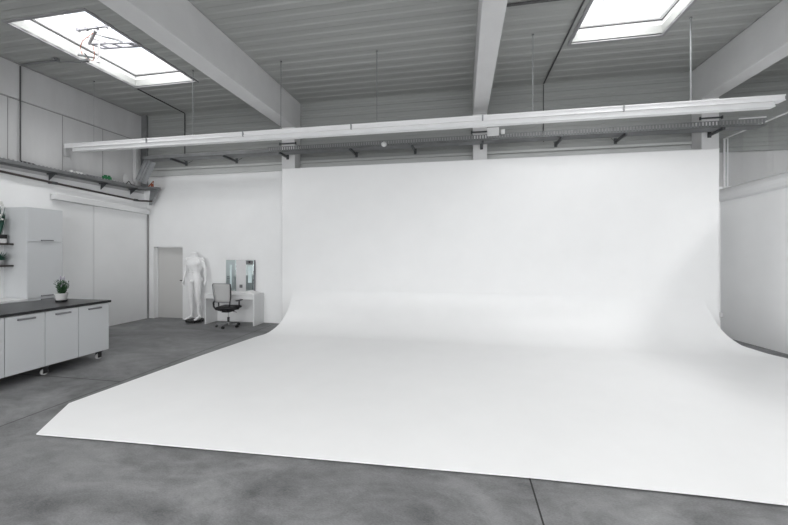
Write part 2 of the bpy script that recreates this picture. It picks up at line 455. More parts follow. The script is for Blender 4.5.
# ------------------------------------------------------------------ suspended rail and rods
YR = 6.4
rl = tag(empty('suspended_rail', (0, YR, 4.15)), 'long white steel rail hung across the whole studio below the roof beams', 'rail')
b = MB()
b.prism([(-.07, .0), (-.07, -.02), (-.055, -.02), (-.055, -.075), (-.07, -.075), (-.07, -.09), (.07, -.09), (.07, 0)], 'x', -8.5, 4.74)
b.build('top_channel', 'steelpaint', rl, bevel=.003)
b = MB(); b.prism([(-.045, -.091), (-.045, -.15), (-.055, -.15), (-.055, -.17), (.055, -.17), (.055, -.15), (.045, -.15), (.045, -.091)], 'x', -8.3, 4.62)
b.build('lower_track', 'trimwhite', rl, bevel=.003)
for x in (-6.4, -4.2, -2.0, .35, 2.55):
    q = MB(); q.box(x - .012, x + .012, -.076, .076, -.094, .004); plabel(q.build('rail_joint', 'steel', rl), 'thin joint plate')
q = MB(); q.box(-8.53, -8.49, -.05, .05, -.25, .02); q.build('wall_bracket', 'wallpanel', rl)
rod0 = None
rodl = {-7.79: 'thin faint rod holding the left end of the white rail near the left wall',
        -5.36: 'rod holding the white rail just below the corner of the long skylight',
        -3.43: 'rod holding the white rail in front of the left roof beam',
        -1.53: 'rod holding the white rail between the left and middle beams',
        1.18: 'rod holding the white rail just right of the middle beam',
        3.53: 'thicker rod holding the white rail close to the right roof beam'}
for x in (-7.79, -5.36, -3.43, -1.53, 1.18, 3.53):
    e = tag(empty('hanger_rod', (x, YR, 4.152)), rodl[x], 'rod', 'hanger rods of the white rail')
    rr = .012 if x == 3.53 else (.006 if x not in (-7.79,) else .004)
    q = MB(); q.cyl((0, 0, .0), (0, 0, CZ - 4.152), rr, 8); q.build('rod', 'steel' if x in (-5.36, 1.18, 3.53, -7.79) else 'tray', e)
    q = MB(); q.lathe([(.02, 0), (.02, .018), (.012, .03), (.012, .05)], n=10); q.build('nut', 'steel', e)
    q = MB(); q.lathe([(.02, CZ - 4.152 - .012), (.02, CZ - 4.152)], n=10); q.build('ceiling_plate', 'tray', e)

# ------------------------------------------------------------------ cable tray along back wall
def trz(x): return 4.09
tr = tag(empty('cable_tray', (0, 7.72, 0)), 'long grey perforated cable tray running along the back wall under the white rail', 'cable tray')
b = MB()
def slope_box(b, x0, x1, y0, y1, dz0, dz1, mi=0):
    vs = [b.bm.verts.new((x, y_, trz(x) + z)) for x in (x0, x1) for y_ in (y0, y1) for z in (dz0, dz1)]
    for fc in ((0, 1, 3, 2), (4, 6, 7, 5), (0, 4, 5, 1), (2, 3, 7, 6), (0, 2, 6, 4), (1, 5, 7, 3)):
        b.bm.faces.new([vs[i] for i in fc]).material_index = mi
slope_box(b, -7.75, 5.4, -.13, .13, 0, .006)
slope_box(b, -7.75, 5.4, .124, .13, 0, .122)
slope_box(b, -7.75, 5.4, -.13, -.124, 0, .022)
slope_box(b, -4.4, 5.4, -.13, -.124, .11, .125)
slope_box(b, -7.75, -4.4, -.129, -.1245, .02, .085)
x = -4.4
while x < 5.36:
    slope_box(b, x, x + .03, -.129, -.1245, .02, .112); x += .055
b.build('tray_channel', 'tray', tr)
b = MB()
for k, (yy, rr) in enumerate([(-.07, .02), (-.02, .026), (.04, .018), (.09, .022)]):
    b.tube([(x, yy + .008 * math.sin(x * 2 + k), trz(x) + .008 + rr) for x in [-7.7 + .4 * j for j in range(33)]], rr, 8)
b.build('cables', 'darkrubber', tr, smooth=True)
b = MB(); b.tube([(4.98, -.1, trz(5) + .14), (5.4, -.1, trz(5.4) + .15)], .014, 8); plabel(b.build('light_cable', 'steelpaint', tr), 'light grey tube on the tray')
for x in (-6.97, -5.53, -4.1, -2.42, -1.04, .42, 1.95, 3.1, 4.72):
    wall = 8.1 if x not in (-4.1, .42, 4.72) else 7.99
    q = MB(); z = trz(x) - .002
    yy1 = wall - 7.72
    q.box(x - .02, x + .02, -.14, yy1, z - .045, z)
    q.prism([(-.14, z), (yy1, z), (yy1, z - .05), (yy1 - .06, z - .05), (-.10, z - .03)], 'x', x - .004, x + .004)
    q.box(x - .03, x + .03, yy1 - .02, yy1, z - .07, z + .05)
    if wall > 8: q.tube([(x, yy1, z - .02), (x, 8.312 - 7.72, z + .12)], .006, 6)
    q.build('support_arm', 'darksteel', tr, bevel=.002)
# sloping drop piece that joins the wall tray
q = MB()
Mx = Matrix.Translation((-7.92, 0.06, 3.56)) @ Matrix.Rotation(math.radians(28.5), 4, 'Y')
q.box(-.13, .11, -.13, -.118, 0, .6, Mx=Mx); q.box(-.13, -.12, -.15, -.04, 0, .6, Mx=Mx); q.box(.1, .11, -.15, -.04, 0, .6, Mx=Mx)
q.box(-.05, -.03, -.15, -.13, 0, .6, Mx=Mx); q.box(.03, .05, -.15, -.13, 0, .6, Mx=Mx)
plabel(q.build('sloping_section', 'steel', tr, bevel=.003), 'lighter sloping tray section down to the left wall')

j = tag(MB().box(.51, .74, 7.54, 7.585, 4.165, 4.335).build('junction_box', 'trimwhite', bevel=.012), 'large pale grey junction box on the tray beside the middle column', 'junction box')
j = tag(MB().box(.78, .86, 7.55, 7.585, 4.19, 4.29).build('junction_box', 'trimwhite', bevel=.01), 'small pale box right of the large junction box on the cable tray', 'junction box')
b = MB(); b.ball((-1.64, 7.52, 4.11), (.06, .05, .055)); b.cyl((-1.64, 7.585, 4.11), (-1.64, 7.52, 4.11), .03)
tag(b.build('motion_sensor', 'trimwhite', smooth=True), 'round white sensor on the cable tray left of the middle column', 'sensor')

# ------------------------------------------------------------------ left wall tray, pipe and bits on the tray
b = MB(); e = tag(empty('cable_tray', (XL + .002, 0, 3.45)), 'dark cable tray fixed high along the left wall', 'cable tray')
b.box(.0, .24, REAR + .1, 8.2, 0, .008); b.box(.234, .24, REAR + .1, 8.2, 0, .075); b.box(0, .006, REAR + .1, 8.2, 0, .05)
b.box(.18, .63, 7.98, 8.25, 0, .008); b.box(.2, .63, 7.975, 7.985, 0, .05); b.prism([(.63, 7.98), (.74, 8.16), (.63, 8.25)], 'z', 0, .05)
yy = 3.0
while yy < 7.9: b.box(.226, .243, yy, yy + .02, .07, .09, 1); yy += .07
b.build('tray_channel', ['tray', 'steel'], e)
for yv in (4.4, 6.05, 7.15, 7.93):
    q = MB(); q.box(0, .23, yv - .02, yv + .02, -.03, -.002); q.prism([(.035, -.03), (.2, -.03), (.035, -.15)], 'y', yv - .006, yv + .006)
    q.build('bracket', 'darksteel', e)
q = MB(); q.prism([(.37, -.002), (.62, -.002), (.40, -.40), (.33, -.40)], 'y', 8.2, 8.23)
plabel(q.build('corner_bracket', 'steel', e), 'tall grey triangular end bracket in the corner')
b = MB()
b.tube([(-8.36, REAR + .2, 3.33), (-8.36, 5.15, 3.29), (-8.36, 6.16, 3.235), (-8.36, 8.05, 3.15), (-8.08, 8.17, 3.145)], .022, 10)
e = tag(b.build('wall_pipe', 'redbrown', smooth=True), 'thin dark brown pipe running along the left wall below the tray', 'pipe')
for yv, zv in ((6.05, 3.241), (7.95, 3.155), (4.3, 3.305)):
    q = MB(); q.cyl((-8.36, yv - .05, zv), (-8.36, yv + .05, zv), .03, 12); q.box(-8.53, -8.36, yv - .012, yv + .012, zv - .01, zv + .01)
    q.build('pipe_coupling', 'darksteel', e)
b = MB(); b.box(-8.36, -8.30, 7.05, 7.25, 3.53, 3.60); b.box(-8.34, -8.3, 7.08, 7.14, 3.60, 3.63)
b.box(-8.34, -8.31, 7.18, 7.23, 3.60, 3.635)
tag(b.build('connector', 'green', bevel=.008), 'small green plastic connector lying on the left wall tray', 'connector')
b = MB(); b.box(-8.42, -8.33, 6.45, 6.6, 3.46, 3.58); b.ball((-8.4, 6.41, 3.56), .035)
tag(b.build('coupling_box', 'paper', bevel=.006), 'small white box on the left wall tray under the rail end', 'box')
b = MB(); b.box(-8.38, -8.33, 6.7, 7.04, 3.46, 3.56)
tag(b.build('flat_bar', 'alu', bevel=.004), 'grey bar lying on the left wall tray left of the green connector', 'bar')
b = MB(); b.tube([(-8.16, 8.1, 3.48), (-7.97, 8.1, 3.66), (-7.96, 8.1, 3.48), (-8.16, 8.1, 3.48)], .014, 6); b.box(-8.05, -7.97, 8.1, 8.11, 3.49, 3.6)
tag(b.build('angle_bracket', 'orange'), 'small rust orange triangular bracket at the corner end of the tray', 'bracket')
b = MB(); b.prism([(7.6, 3.46), (7.95, 3.46), (7.9, 3.6), (7.66, 3.78), (7.6, 3.7)], 'x', -8.37, -8.36)
tag(b.build('sheet_offcut', 'wallpanel'), 'pale sheet offcut standing on the tray by the white post', 'metal sheet')
b = MB(); b.tube([(-8.3, 7.62, 3.51), (-8.3, 7.7, 3.6), (-8.3, 7.76, 3.53), (-8.3, 7.86, 3.52)], .012, 6)
tag(b.build('cable_loop', 'darkrubber'), 'short dark loop of cable on the tray beside the offcut', 'cable')
b = MB(); b.box(-8.53, -8.43, 8.02, 8.1, 3.56, 4.75)
tag(b.build('cable_trunking', 'wallpanel', bevel=.004), 'pale upright trunking in the left corner above the tray', 'trunking')

# ------------------------------------------------------------------ conduits on the roof
def conduit(pts, r, label, m='darkrubber', cat='conduit'):
    b = MB(); b.tube(pts, r, 8)
    o = b.build('conduit', m); tag(o, label, cat); return o
conduit([(1.75, 5.62, 5.462), (1.75, 8.27, 5.462)], .014, 'dark conduit along the ceiling beside the right skylight')
conduit([(1.75, 8.3, 5.45), (1.75, 8.3, 4.2)], .009, 'dark conduit dropping down the back wall right of the middle column')
conduit([(.55, 5.55, 5.462), (1.72, 5.55, 5.462)], .02, 'short dark conduit from the middle beam to the right skylight')
conduit([(-7.16, 6.86, 5.462), (-7.19, 8.28, 5.462)], .014, 'dark line along the ceiling behind the long skylight')
conduit([(-7.2, 8.3, 5.45), (-7.2, 8.3, 4.2)], .013, 'dark conduit dropping down the back wall near the left corner')
conduit([(-8.47, 5.55, 5.462), (-7.62, 5.55, 5.462)], .017, 'dark conduit from the left wall to the long skylight', 'tray')
conduit([(-8.495, 5.55, 5.44), (-8.495, 5.55, 3.58)], .012, 'dark conduit running straight down the left wall onto the tray')
conduit([(-8.46, 5.54, 3.57), (-8.46, 5.75, 3.56)], .02, 'short dark cable stub lying at the foot of the wall conduit')

# ------------------------------------------------------------------ skylight opener and ring
e = tag(empty('skylight_opener', (-6.5, 5.5, 5.75)), 'metal opener linkage with hanging cable inside the long left skylight', 'window opener')
def loc(p): return (p[0] + 6.5, p[1] - 5.5, p[2] - 5.75)
q = MB(); q.tube([loc((-6.8, 5.31, 5.8)), loc((-6.2, 5.31, 5.8))], .018, 8)
for x in (-6.8, -6.62, -6.4, -6.2): q.box(*[v for ab in zip(loc((x - .02, 5.28, 5.78)), loc((x + .02, 5.34, 5.83))) for v in ab])
q.build('cross_bar', 'alu', e)
q = MB()
L0, L1 = (-6.92, 5.64, 5.75), (-6.13, 5.74, 5.75); K0, K1 = (-6.83, 5.80, 5.75), (-6.05, 5.86, 5.75)
q.tube([loc(L0), loc(L1)], .016, 8); q.tube([loc(K0), loc(K1)], .022, 8)
for k in (0, .18, .52, .9, 1):
    a = [L0[i] + (L1[i] - L0[i]) * k for i in range(3)]; c_ = [K0[i] + (K1[i] - K0[i]) * k for i in range(3)]
    q.tube([loc(a), loc(c_)], .022, 8)
q.build('ladder_frame', 'alu', e)
q = MB(); q.tube([loc((-6.51, 5.39, 5.82)), loc((-7.0, 5.66, 5.78))], .026, 8); q.tube([loc((-6.65, 5.42, 5.8)), loc((-6.3, 5.72, 5.78))], .016, 8)
q.tube([loc((-6.62, 5.47, 5.8)), loc((-6.25, 5.66, 5.77))], .01, 8); q.tube([loc((-6.85, 5.5, 5.8)), loc((-6.6, 5.7, 5.77))], .013, 8)
q.build('scissor_arm', 'armgrey', e)
q = MB(); q.tube([loc((-6.7, 5.6, 5.76)), loc((-6.78, 5.66, 5.6)), loc((-6.86, 5.72, 5.47))], .016, 8); q.lathe([(.03, 0), (.035, .05), (.02, .09)], loc((-6.86, 5.72, 5.44)), 10)
q.build('spindle', 'steelpaint', e)
q = MB(); q.tube([loc(p) for p in [(-6.6, 5.4, 5.78), (-6.85, 5.42, 5.68), (-6.98, 5.48, 5.6), (-7.02, 5.55, 5.52), (-6.99, 5.62, 5.46), (-6.9, 5.66, 5.45), (-6.8, 5.6, 5.55), (-6.78, 5.55, 5.66)]], .006, 6)
plabel(q.build('cable', 'orange', e, smooth=True), 'thin reddish looped cable')
q = MB(); q.tube([loc((-7.08, 5.52, 5.50)), loc((-6.86, 5.66, 5.50))], .02, 8); q.tube([loc((-7.03, 5.68, 5.50)), loc((-6.93, 5.52, 5.52))], .014, 8); q.box(*[v for ab in zip(loc((-7.12, 5.6, 5.42)), loc((-6.96, 5.64, 5.46))) for v in ab])
q.build('winding_clamp', 'tray', e)
b = MB(); b.tube([(-7.7, 5.5, 5.44), (-7.32, 5.62, 5.44), (-7.2, 5.66, 5.44)], .012, 8); b.box(-7.6, -7.52, 5.48, 5.53, 5.43, 5.476)
b.box(-7.58, -7.54, 5.44, 5.57, 5.43, 5.455)
tag(b.build('ceiling_clamp', 'tray'), 'dark clamp on the ceiling at the left edge of the long skylight', 'clamp')
b = MB()
b.tube([(2.07 + .045 * math.cos(a), 5.95, 5.62 + .045 * math.sin(a)) for a in [2 * PI * k / 16 for k in range(17)]], .006, 6)
b.tube([(2.07, 5.95, 5.665), (2.02, 5.9, 5.78), (1.98, 5.6, 5.8)], .005, 6)
tag(b.build('pull_ring', 'alu'), 'small ring hanging in the right skylight', 'ring')

# ------------------------------------------------------------------ window above right wall (balustrade with glass)
e = struct(empty('window_8', (rx(8.0), 8.0, 3.14)), 'glazed opening with a sloping rail above the right wall')
def wl(y, z, dx=.01): return (rx(y) + dx - rx(8.0), y - 8.0, z - 3.14)
q = MB(); q.tube([wl(8.80, 4.2), wl(7.31, 4.27), wl(4.0, 4.3)], .016, 8); q.build('hand_rail', 'steelpaint', e)
for yv, zt, r_ in ((8.78, 4.2, .018), (8.70, 4.2, .011), (7.37, 4.27, .028), (5.6, 4.3, .03), (4.0, 4.3, .03)):
    zb = 3.14 + (8.84 - yv) / 1.54 * .08 if yv > 7.3 else 3.23
    q = MB(); q.cyl(wl(yv, zb), wl(yv, zt), r_, 8); q.build('post', 'steelpaint', e)
q = MB(); q.loft([[wl(8.78, 3.15, .006), wl(8.78, 3.15, .014), wl(8.78, 4.18, .014), wl(8.78, 4.18, .006)],
                  [wl(7.3, 3.23, .006), wl(7.3, 3.23, .014), wl(7.3, 4.25, .014), wl(7.3, 4.25, .006)]])
q.build('pane', 'glass', e)
b = MB(); b.box(5.31, 5.46, 8.80, 8.849, .41, .51); b.box(5.33, 5.38, 8.795, 8.802, .43, .49); b.box(5.39, 5.44, 8.795, 8.802, .43, .49)
tag(b.build('wall_socket', 'paper', bevel=.005), 'white double socket low on the wall at the right end of the cove', 'socket')

# ------------------------------------------------------------------ kitchen island
IX, IY = -5.95, 5.15   # right face x, far end y
isl = tag(empty('kitchen_island', (IX, IY, 0)), 'long pale grey kitchen island on castors with a charcoal worktop', 'kitchen island')
W = 1.15; z0, z1 = .135, .935; LEN = 3.9
b = MB(); b.box(-W, -.022, -LEN, 0, z0, z1); b.build('carcass', 'cabinet', isl, bevel=.002)
b = MB(); b.box(-W - .02, .02, -LEN - .02, .02, z1 + .002, z1 + .04); b.build('worktop', 'worktop', isl, bevel=.003)
# door edges measured along the face (distance from the far end)
edges = [.004, .50, .965, 1.435, 1.905, 2.375, 2.845, 3.315, 3.885]
for a, c_ in zip(edges, edges[1:]):
    d = MB().box(-.018, 0, -c_ + .0045, -a - .0045, z0 + .004, z1 - .008).build('door', 'cabinet', isl, bevel=.002)
    h = MB(); m_ = (a + c_) / 2
    h.box(.022, .034, -m_ - .1, -m_ + .1, z1 - .075, z1 - .05); h.box(0, .023, -m_ - .1, -m_ - .085, z1 - .075, z1 - .05); h.box(0, .023, -m_ + .085, -m_ + .1, z1 - .075, z1 - .05)
    h.build('handle', 'handle', d)
def castor(parent, x, y):
    c_ = MB().box(x - .045, x + .045, y - .045, y + .045, z0 - .012, z0 - .001)
    c_.box(x - .03, x - .022, y - .03, y + .03, .03, z0 - .012); c_.box(x + .022, x + .03, y - .03, y + .03, .03, z0 - .012)
    o = c_.build('castor', 'black', parent, bevel=.002)
    w_ = MB().cyl((x - .02, y, .047), (x + .02, y, .047), .045, 20).build('wheel', 'castorgrey', o, bevel=.006)
for x in (-.055, -W + .09):
    for y in (-.14, -.94, -2.0, -3.0, -3.75): castor(isl, x, y)

# ------------------------------------------------------------------ plants
def leafblade(b, base, top, wdt, bend=(0, 0, 0), mi=0, n=5):
    base = Vector(base); top = Vector(top); bend = Vector(bend)
    d = (top - base); side = d.cross(Vector((random.uniform(-1, 1), random.uniform(-1, 1), .2))).normalized()
    nr = d.cross(side).normalized() * .0025
    L = []
    for k in range(n + 1):
        t = k / n; p = base + d * t + bend * math.sin(t * PI / 2) ** 2
        w_ = wdt * (math.sin(PI * (.15 + .8 * t)) if k < n else .04)
        L.append([p - side * w_, p - nr, p + side * w_, p + nr])
    b.loft(L, mi=mi)
def pot(e, r, h, m='pot'):
    q = MB(); q.lathe([(r * .74, 0), (r * .78, .006), (r * .97, h * .93), (r, h * .94), (r, h), (r * .9, h), (r * .88, h * .85), (.004, h * .85)], n=28)
    q.build('pot', m, e, smooth=False, bevel=.001)
    q = MB(); q.lathe([(r * .86, h * .855), (r * .5, h * .875), (.004, h * .88)], n=20); q.build('soil', 'soil', e)
e = tag(empty('potted_plant', (-6.53, 4.83, .976)), 'potted bushy green plant in a white pot on the kitchen island', 'potted plant')
q = MB(); q.lathe([(.07, 0), (.075, .004), (.078, .028), (.06, .03)], n=24); plabel(q.build('saucer', 'black', e), 'black saucer')
q = MB(); r, h = .085, .13
q.lathe([(r * .74, .031), (r * .8, .034), (r * .98, h - .012), (r * 1.03, h - .011), (r * 1.03, h + .01), (r * .92, h + .01), (r * .9, h - .02), (.004, h - .02)], n=28)
q.build('pot', 'pot', e)
q = MB(); q.lathe([(r * .88, h - .019), (.004, h - .012)], n=20); q.build('soil', 'soil', e)
q = MB()
for k in range(46):
    a = random.uniform(0, 2 * PI); rr = random.uniform(0, .05); lean = random.uniform(.1, .6)
    bx_, by_ = rr * math.cos(a), rr * math.sin(a)
    hh = random.uniform(.12, .26); tx, ty = bx_ + .12 * lean * math.cos(a), by_ + .12 * lean * math.sin(a)
    q.tube([(bx_, by_, h - .02), ((bx_ + tx) / 2, (by_ + ty) / 2, h + hh * .5), (tx, ty, h + hh)], [.003, .003, .001], 5)
    for s in range(7):
        t = (s + 1.5) / 9
        p = Vector((bx_ + (tx - bx_) * t, by_ + (ty - by_) * t, h - .02 + (hh + .02) * t))
        a2 = random.uniform(0, 2 * PI)
        leafblade(q, p, p + Vector((.03 * math.cos(a2), .03 * math.sin(a2), .026)), .005, n=3)
    if k % 3 == 0:
        q.tube([(tx, ty, h + hh - .005), (tx + .004, ty, h + hh + .02), (tx + .006, ty, h + hh + .05)], [.003, .006, .001], 6, 1)
q.build('foliage', ['leaf', 'lilac'], e)

# ------------------------------------------------------------------ kitchen on the left wall
tc = tag(empty('tall_cabinet', (-7.85, 5.23, 0)), 'tall pale grey kitchen cabinet standing against the left wall', 'cabinet')
b = MB(); b.box(-.548, -.02, 0, .6, .1, 2.63); b.build('carcass', 'cabinet', tc, bevel=.002)
b = MB(); b.box(-.5, -.06, .01, .59, 0, .099); b.build('plinth', 'cabinet', tc)
for (a, c_, hz) in ((.105, .93, .90), (.936, 1.985, .965), (1.991, 2.626, 2.02)):
    d = MB().box(-.019, 0, .003, .597, a + .003, c_ - .003).build('door', 'cabinet', tc, bevel=.002)
    h = MB(); h.box(.018, .028, .22, .42, hz - .008, hz + .012); h.box(0, .019, .22, .235, hz - .008, hz + .012); h.box(0, .019, .405, .42, hz - .008, hz + .012)
    h.build('handle', 'handle', d)
e0 = None
bases = []
for k in range(4):
    y1 = 5.225 - .605 * k
    e = tag(empty('base_cabinet', (-7.85, y1 - .6, 0)), ['pale base cabinet next to the tall cabinet, hidden behind the island', 'second pale base cabinet from the tall cabinet on the left wall',
            'third pale base cabinet from the tall cabinet on the left wall', 'fourth pale base cabinet from the tall cabinet on the left wall'][k], 'cabinet', 'base cabinets on the left wall')
    MB().box(-.548, -.02, 0, .6, .1, .9).build('carcass', 'cabinet', e)
    MB().box(-.5, -.06, 0, .6, 0, .099).build('plinth', 'cabinet', e)
    d = MB().box(-.019, 0, .003, .597, .105, .895).build('door', 'cabinet', e, bevel=.002)
    MB().box(.001, .028, .2, .4, .84, .86).build('handle', 'handle', d)
b = MB(); b.box(-8.398, -7.82, 2.8, 5.226, .902, .945)
tag(b.build('worktop', 'whitelam', bevel=.003), 'white worktop along the left wall beside the tall cabinet', 'worktop')
for k, z in enumerate((1.96, 1.56)):
    b = MB(); b.box(-8.398, -8.15, 3.6, 5.222, z - .03, z)
    tag(b.build('wall_shelf', 'shelfwood', bevel=.002), ['upper dark wooden wall shelf left of the tall cabinet', 'lower dark wooden wall shelf left of the tall cabinet'][k], 'shelf', 'dark wall shelves')
e = tag(empty('potted_plant', (-8.29, 5.09, 1.961)), 'tall green plant with white flowers on the upper shelf at the left edge', 'potted plant')
MB().box(-.055, .055, -.055, .085, 0, .085).build('pot', 'paper', e, bevel=.008)
plabel(MB().box(-.06, .06, -.06, .09, .086, .16).build('pot_sleeve', 'black', e, bevel=.006), 'black upper half of the pot')
q = MB()
for k in range(26):
    a = random.uniform(0, 2 * PI); rr = random.uniform(.0, .045)
    p = Vector((rr * math.cos(a), rr * math.sin(a), .15)); ln = random.uniform(.25, .55)
    tp = p + Vector((.06 * math.cos(a), .07 * math.sin(a), ln))
    leafblade(q, p, tp, .011, (0, 0, 0))
    if k % 3 == 0 and tp.x < .09:
        for j in range(6):
            c_ = tp + Vector((random.uniform(-.02, .02), random.uniform(-.04, .04), random.uniform(-.02, .09)))
            q.ball(c_, (.016, .018, .02), 5, 1)
q.build('foliage', ['leafdark', 'whiteflower'], e)
e = tag(empty('potted_plant', (-8.29, 5.07, 1.561)), 'low dark green plant on the lower shelf at the left edge', 'potted plant')
pot(e, .06, .09)
q = MB()
for k in range(40):
    a = random.uniform(0, 2 * PI); p = Vector((.02 * math.cos(a), .02 * math.sin(a), .08))
    leafblade(q, p, p + Vector((.07 * math.cos(a), .11 * math.sin(a), random.uniform(.06, .2))), .012, (0, 0, -.03))
q.build('leaves', 'leafdark', e)

# ------------------------------------------------------------------ dressing table, mirror
DXL, DXR, DY0, DY1, DH = -6.31, -4.95, 7.93, 8.365, .765
e = tag(empty('dressing_table', (DXL, DY0, 0)), 'plain white dressing table with panel sides against the back wall', 'table')
w_, dp = DXR - DXL, DY1 - DY0
MB().box(0, w_, -.01, dp, DH - .03, DH).build('table_top', 'whitelam', e, bevel=.002)
d = MB().box(.035, w_ - .04, 0, .018, DH - .125, DH - .032).build('drawer', 'whitelam', e, bevel=.002)
MB().box(.035, w_ - .04, .02, dp - .02, DH - .12, DH - .032).build('drawer_case', 'whitelam', e)
for a, c_ in ((0, .033), (w_ - .038, w_)):
    MB().box(a, c_, 0, dp, 0, DH - .031).build('side_panel', 'whitelam', e, bevel=.002)
e = tag(empty('folding_mirror', (-5.98, 8.2, DH + .001)), 'tall three part mirror standing on the white dressing table', 'mirror')
hh = .825
MB().box(.0, .285, .10, .115, .0, hh).build('left_mirror', 'mirror', e, bevel=.002)
MB().box(.287, .565, .10, .115, .0, hh).build('centre_panel', 'midmirror', e, bevel=.002)
MB().box(.567, .78, .10, .115, .0, hh).build('right_mirror', 'mirror', e, bevel=.002)
MB().box(0, .80, .117, .15, 0, hh + .002).build('backboard', 'alu', e)
MB().box(.115, .165, .094, .099, .12, hh - .12).build('light_strip', 'opal', e)
MB().box(.63, .73, .094, .099, .25, hh - .15).build('light_strip', 'opal', e)
q = MB(); q.box(.575, .77, .085, .099, hh - .11, hh - .01, 0); q.build('top_clip', 'tray', e, bevel=.003)
q = MB(); q.cyl((.68, .085, hh - .045), (.68, .07, hh - .045), .025, 12); q.build('knob', 'black', e)
q = MB(); q.box(.39, .47, .09, .099, .12, .2); q.box(.405, .455, .086, .09, .135, .185); plabel(q.build('socket', 'handle', e, bevel=.003), 'small grey socket')
b = MB(); b.box(-5.85, -5.25, 8.12, 8.19, DH + .001, DH + .05)
tag(b.build('tray_box', 'paper', bevel=.004), 'low white box lying in front of the mirror on the dressing table', 'box')
b = MB(); b.prism([(-5.22, DH + .001), (-4.98, DH + .001), (-4.98, DH + .015), (-5.2, DH + .075)], 'y', 8.0, 8.25)
tag(b.build('folder', 'paper', bevel=.002), 'white folder lying at the right end of the dressing table', 'folder')

# ------------------------------------------------------------------ office chair
ch = tag(empty('office_chair', (-5.53, 7.765, 0), math.radians(4)), 'black swivel office chair with pale mesh back in front of the dressing table', 'chair')
# local: +y towards the table (front of the chair)
q = MB()
q.loft([[Vector((x, y, z)) for x, y in pts] for z, pts in (
    (.455, [(-.20, -.18), (.20, -.18), (.215, .0), (.20, .2), (-.20, .2), (-.215, 0)]),
    (.475, [(-.235, -.21), (.235, -.21), (.25, .0), (.235, .235), (-.235, .235), (-.25, 0)]),
    (.515, [(-.235, -.21), (.235, -.21), (.25, .0), (.235, .225), (-.235, .225), (-.25, 0)]),
    (.535, [(-.2, -.18), (.2, -.18), (.21, .0), (.2, .19), (-.2, .19), (-.21, 0)]))])
q.build('seat', 'black', ch, bevel=.01)
q = MB(); q.box(-.1, .1, -.14, .12, .385, .453); q.prism([(-.2, .44), (.05, .38), (.05, .44)], 'x', -.05, .05); q.tube([(.1, -.02, .41), (.24, -.03, .38)], .008, 6)
q.build('tilt_mechanism', 'black', ch, bevel=.008)
q = MB(); q.cyl((0, 0, .2), (0, 0, .39), .014, 12); gs = q.build('gas_lift', 'chrome', ch)
q = MB(); q.lathe([(.028, .1), (.03, .24), (.024, .25)], n=14); q.build('gas_lift_cover', 'black', ch)
base = MB(); base.lathe([(.045, .07), (.045, .115), (.03, .125)], n=14)
base.build('base_hub', 'chrome', ch)
for k in range(5):
    a = math.radians(270 + 72 * k + 4); c_, s_ = math.cos(a), math.sin(a)
    lg = MB(); lg.tube([(.03 * c_, .03 * s_, .095), (.16 * c_, .16 * s_, .088), (.27 * c_, .27 * s_, .072)], [(.02, .02), (.017, .015), (.013, .01)], 8)
    lg.build('base_leg', 'tray', ch)
    x, y = .275 * c_, .275 * s_; px, py = -s_, c_
    w2 = MB()
    for sg in (-1, 1):
        w2.cyl((x + px * sg * .008, y + py * sg * .008, .031), (x + px * sg * .028, y + py * sg * .028, .031), .03, 16)
    w2.cyl((x, y, .03), (x, y, .075), .01, 8)
    w2.build('castor', 'black', ch)
CHAIR_SCALE = .94
# back: tapered frame with mesh, leaning back (towards -y)
def bk(x, z):
    t = (z - .66) / .46
    return Vector((x, -.255 - .07 * t - .03 * math.cos(x * 5) + .03, z))
fr = [bk(-.215, .67), bk(-.235, .9), bk(-.24, 1.1), bk(-.22, 1.125), bk(.22, 1.125), bk(.24, 1.1), bk(.215, .9), bk(.195, .67), bk(-.215, .67)]
q = MB(); q.tube(fr[:5], .011, 8); plabel(q.build('back_frame', 'handle', ch), 'grey upper frame of the back')
q = MB(); q.tube([bk(.235, 1.12), bk(.235, 1.0), bk(.22, .8), bk(.19, .66), (.15, -.2, .56), (.06, -.12, .45)], .014, 8); q.build('back_spine', 'black', ch)
q = MB()
rows_ = []
for j in range(9):
    z = .665 + .455 * j / 8
    rows_.append([bk((-.22 + .44 * i / 8) * (.93 + .07 * j / 8), z) + Vector((0, -.022 * math.cos((i / 8 - .5) * PI), 0)) for i in range(9)])
V = [[q.bm.verts.new(p) for p in r_] for r_ in rows_]
for a in range(8):
    for b_ in range(8): q.bm.faces.new((V[a][b_], V[a][b_ + 1], V[a + 1][b_ + 1], V[a + 1][b_]))
o = q.build('backrest', 'mesh', ch, smooth=True); sol = o.modifiers.new('s', 'SOLIDIFY'); sol.thickness = .008
q = MB(); q.tube([bk(-.2, .665), bk(0, .655), bk(.19, .665)], .012, 8); q.build('lower_bar', 'handle', ch)
# curved left-hand support and arms
q = MB(); q.tube([(-.22, -.24, .69), (-.265, -.22, .64), (-.27, -.2, .54), (-.22, -.19, .47), (-.1, -.15, .435), (0, -.1, .43)], .022, 10)
q.build('back_yoke', 'black', ch, smooth=True)
for sg in (-1, 1):
    q = MB(); q.box(sg * .28 - .035, sg * .28 + .035, -.1, .15, .665, .69)
    a_ = q.build('arm_pad', 'black', ch, bevel=.01)
    q = MB(); q.tube([(sg * .15, .02, .44), (sg * .26, .02, .46), (sg * .28, .02, .52), (sg * .28, .02, .66)], .017, 8)
    q.build('arm_post', 'black', ch, smooth=True)

ch.scale = (CHAIR_SCALE,) * 3

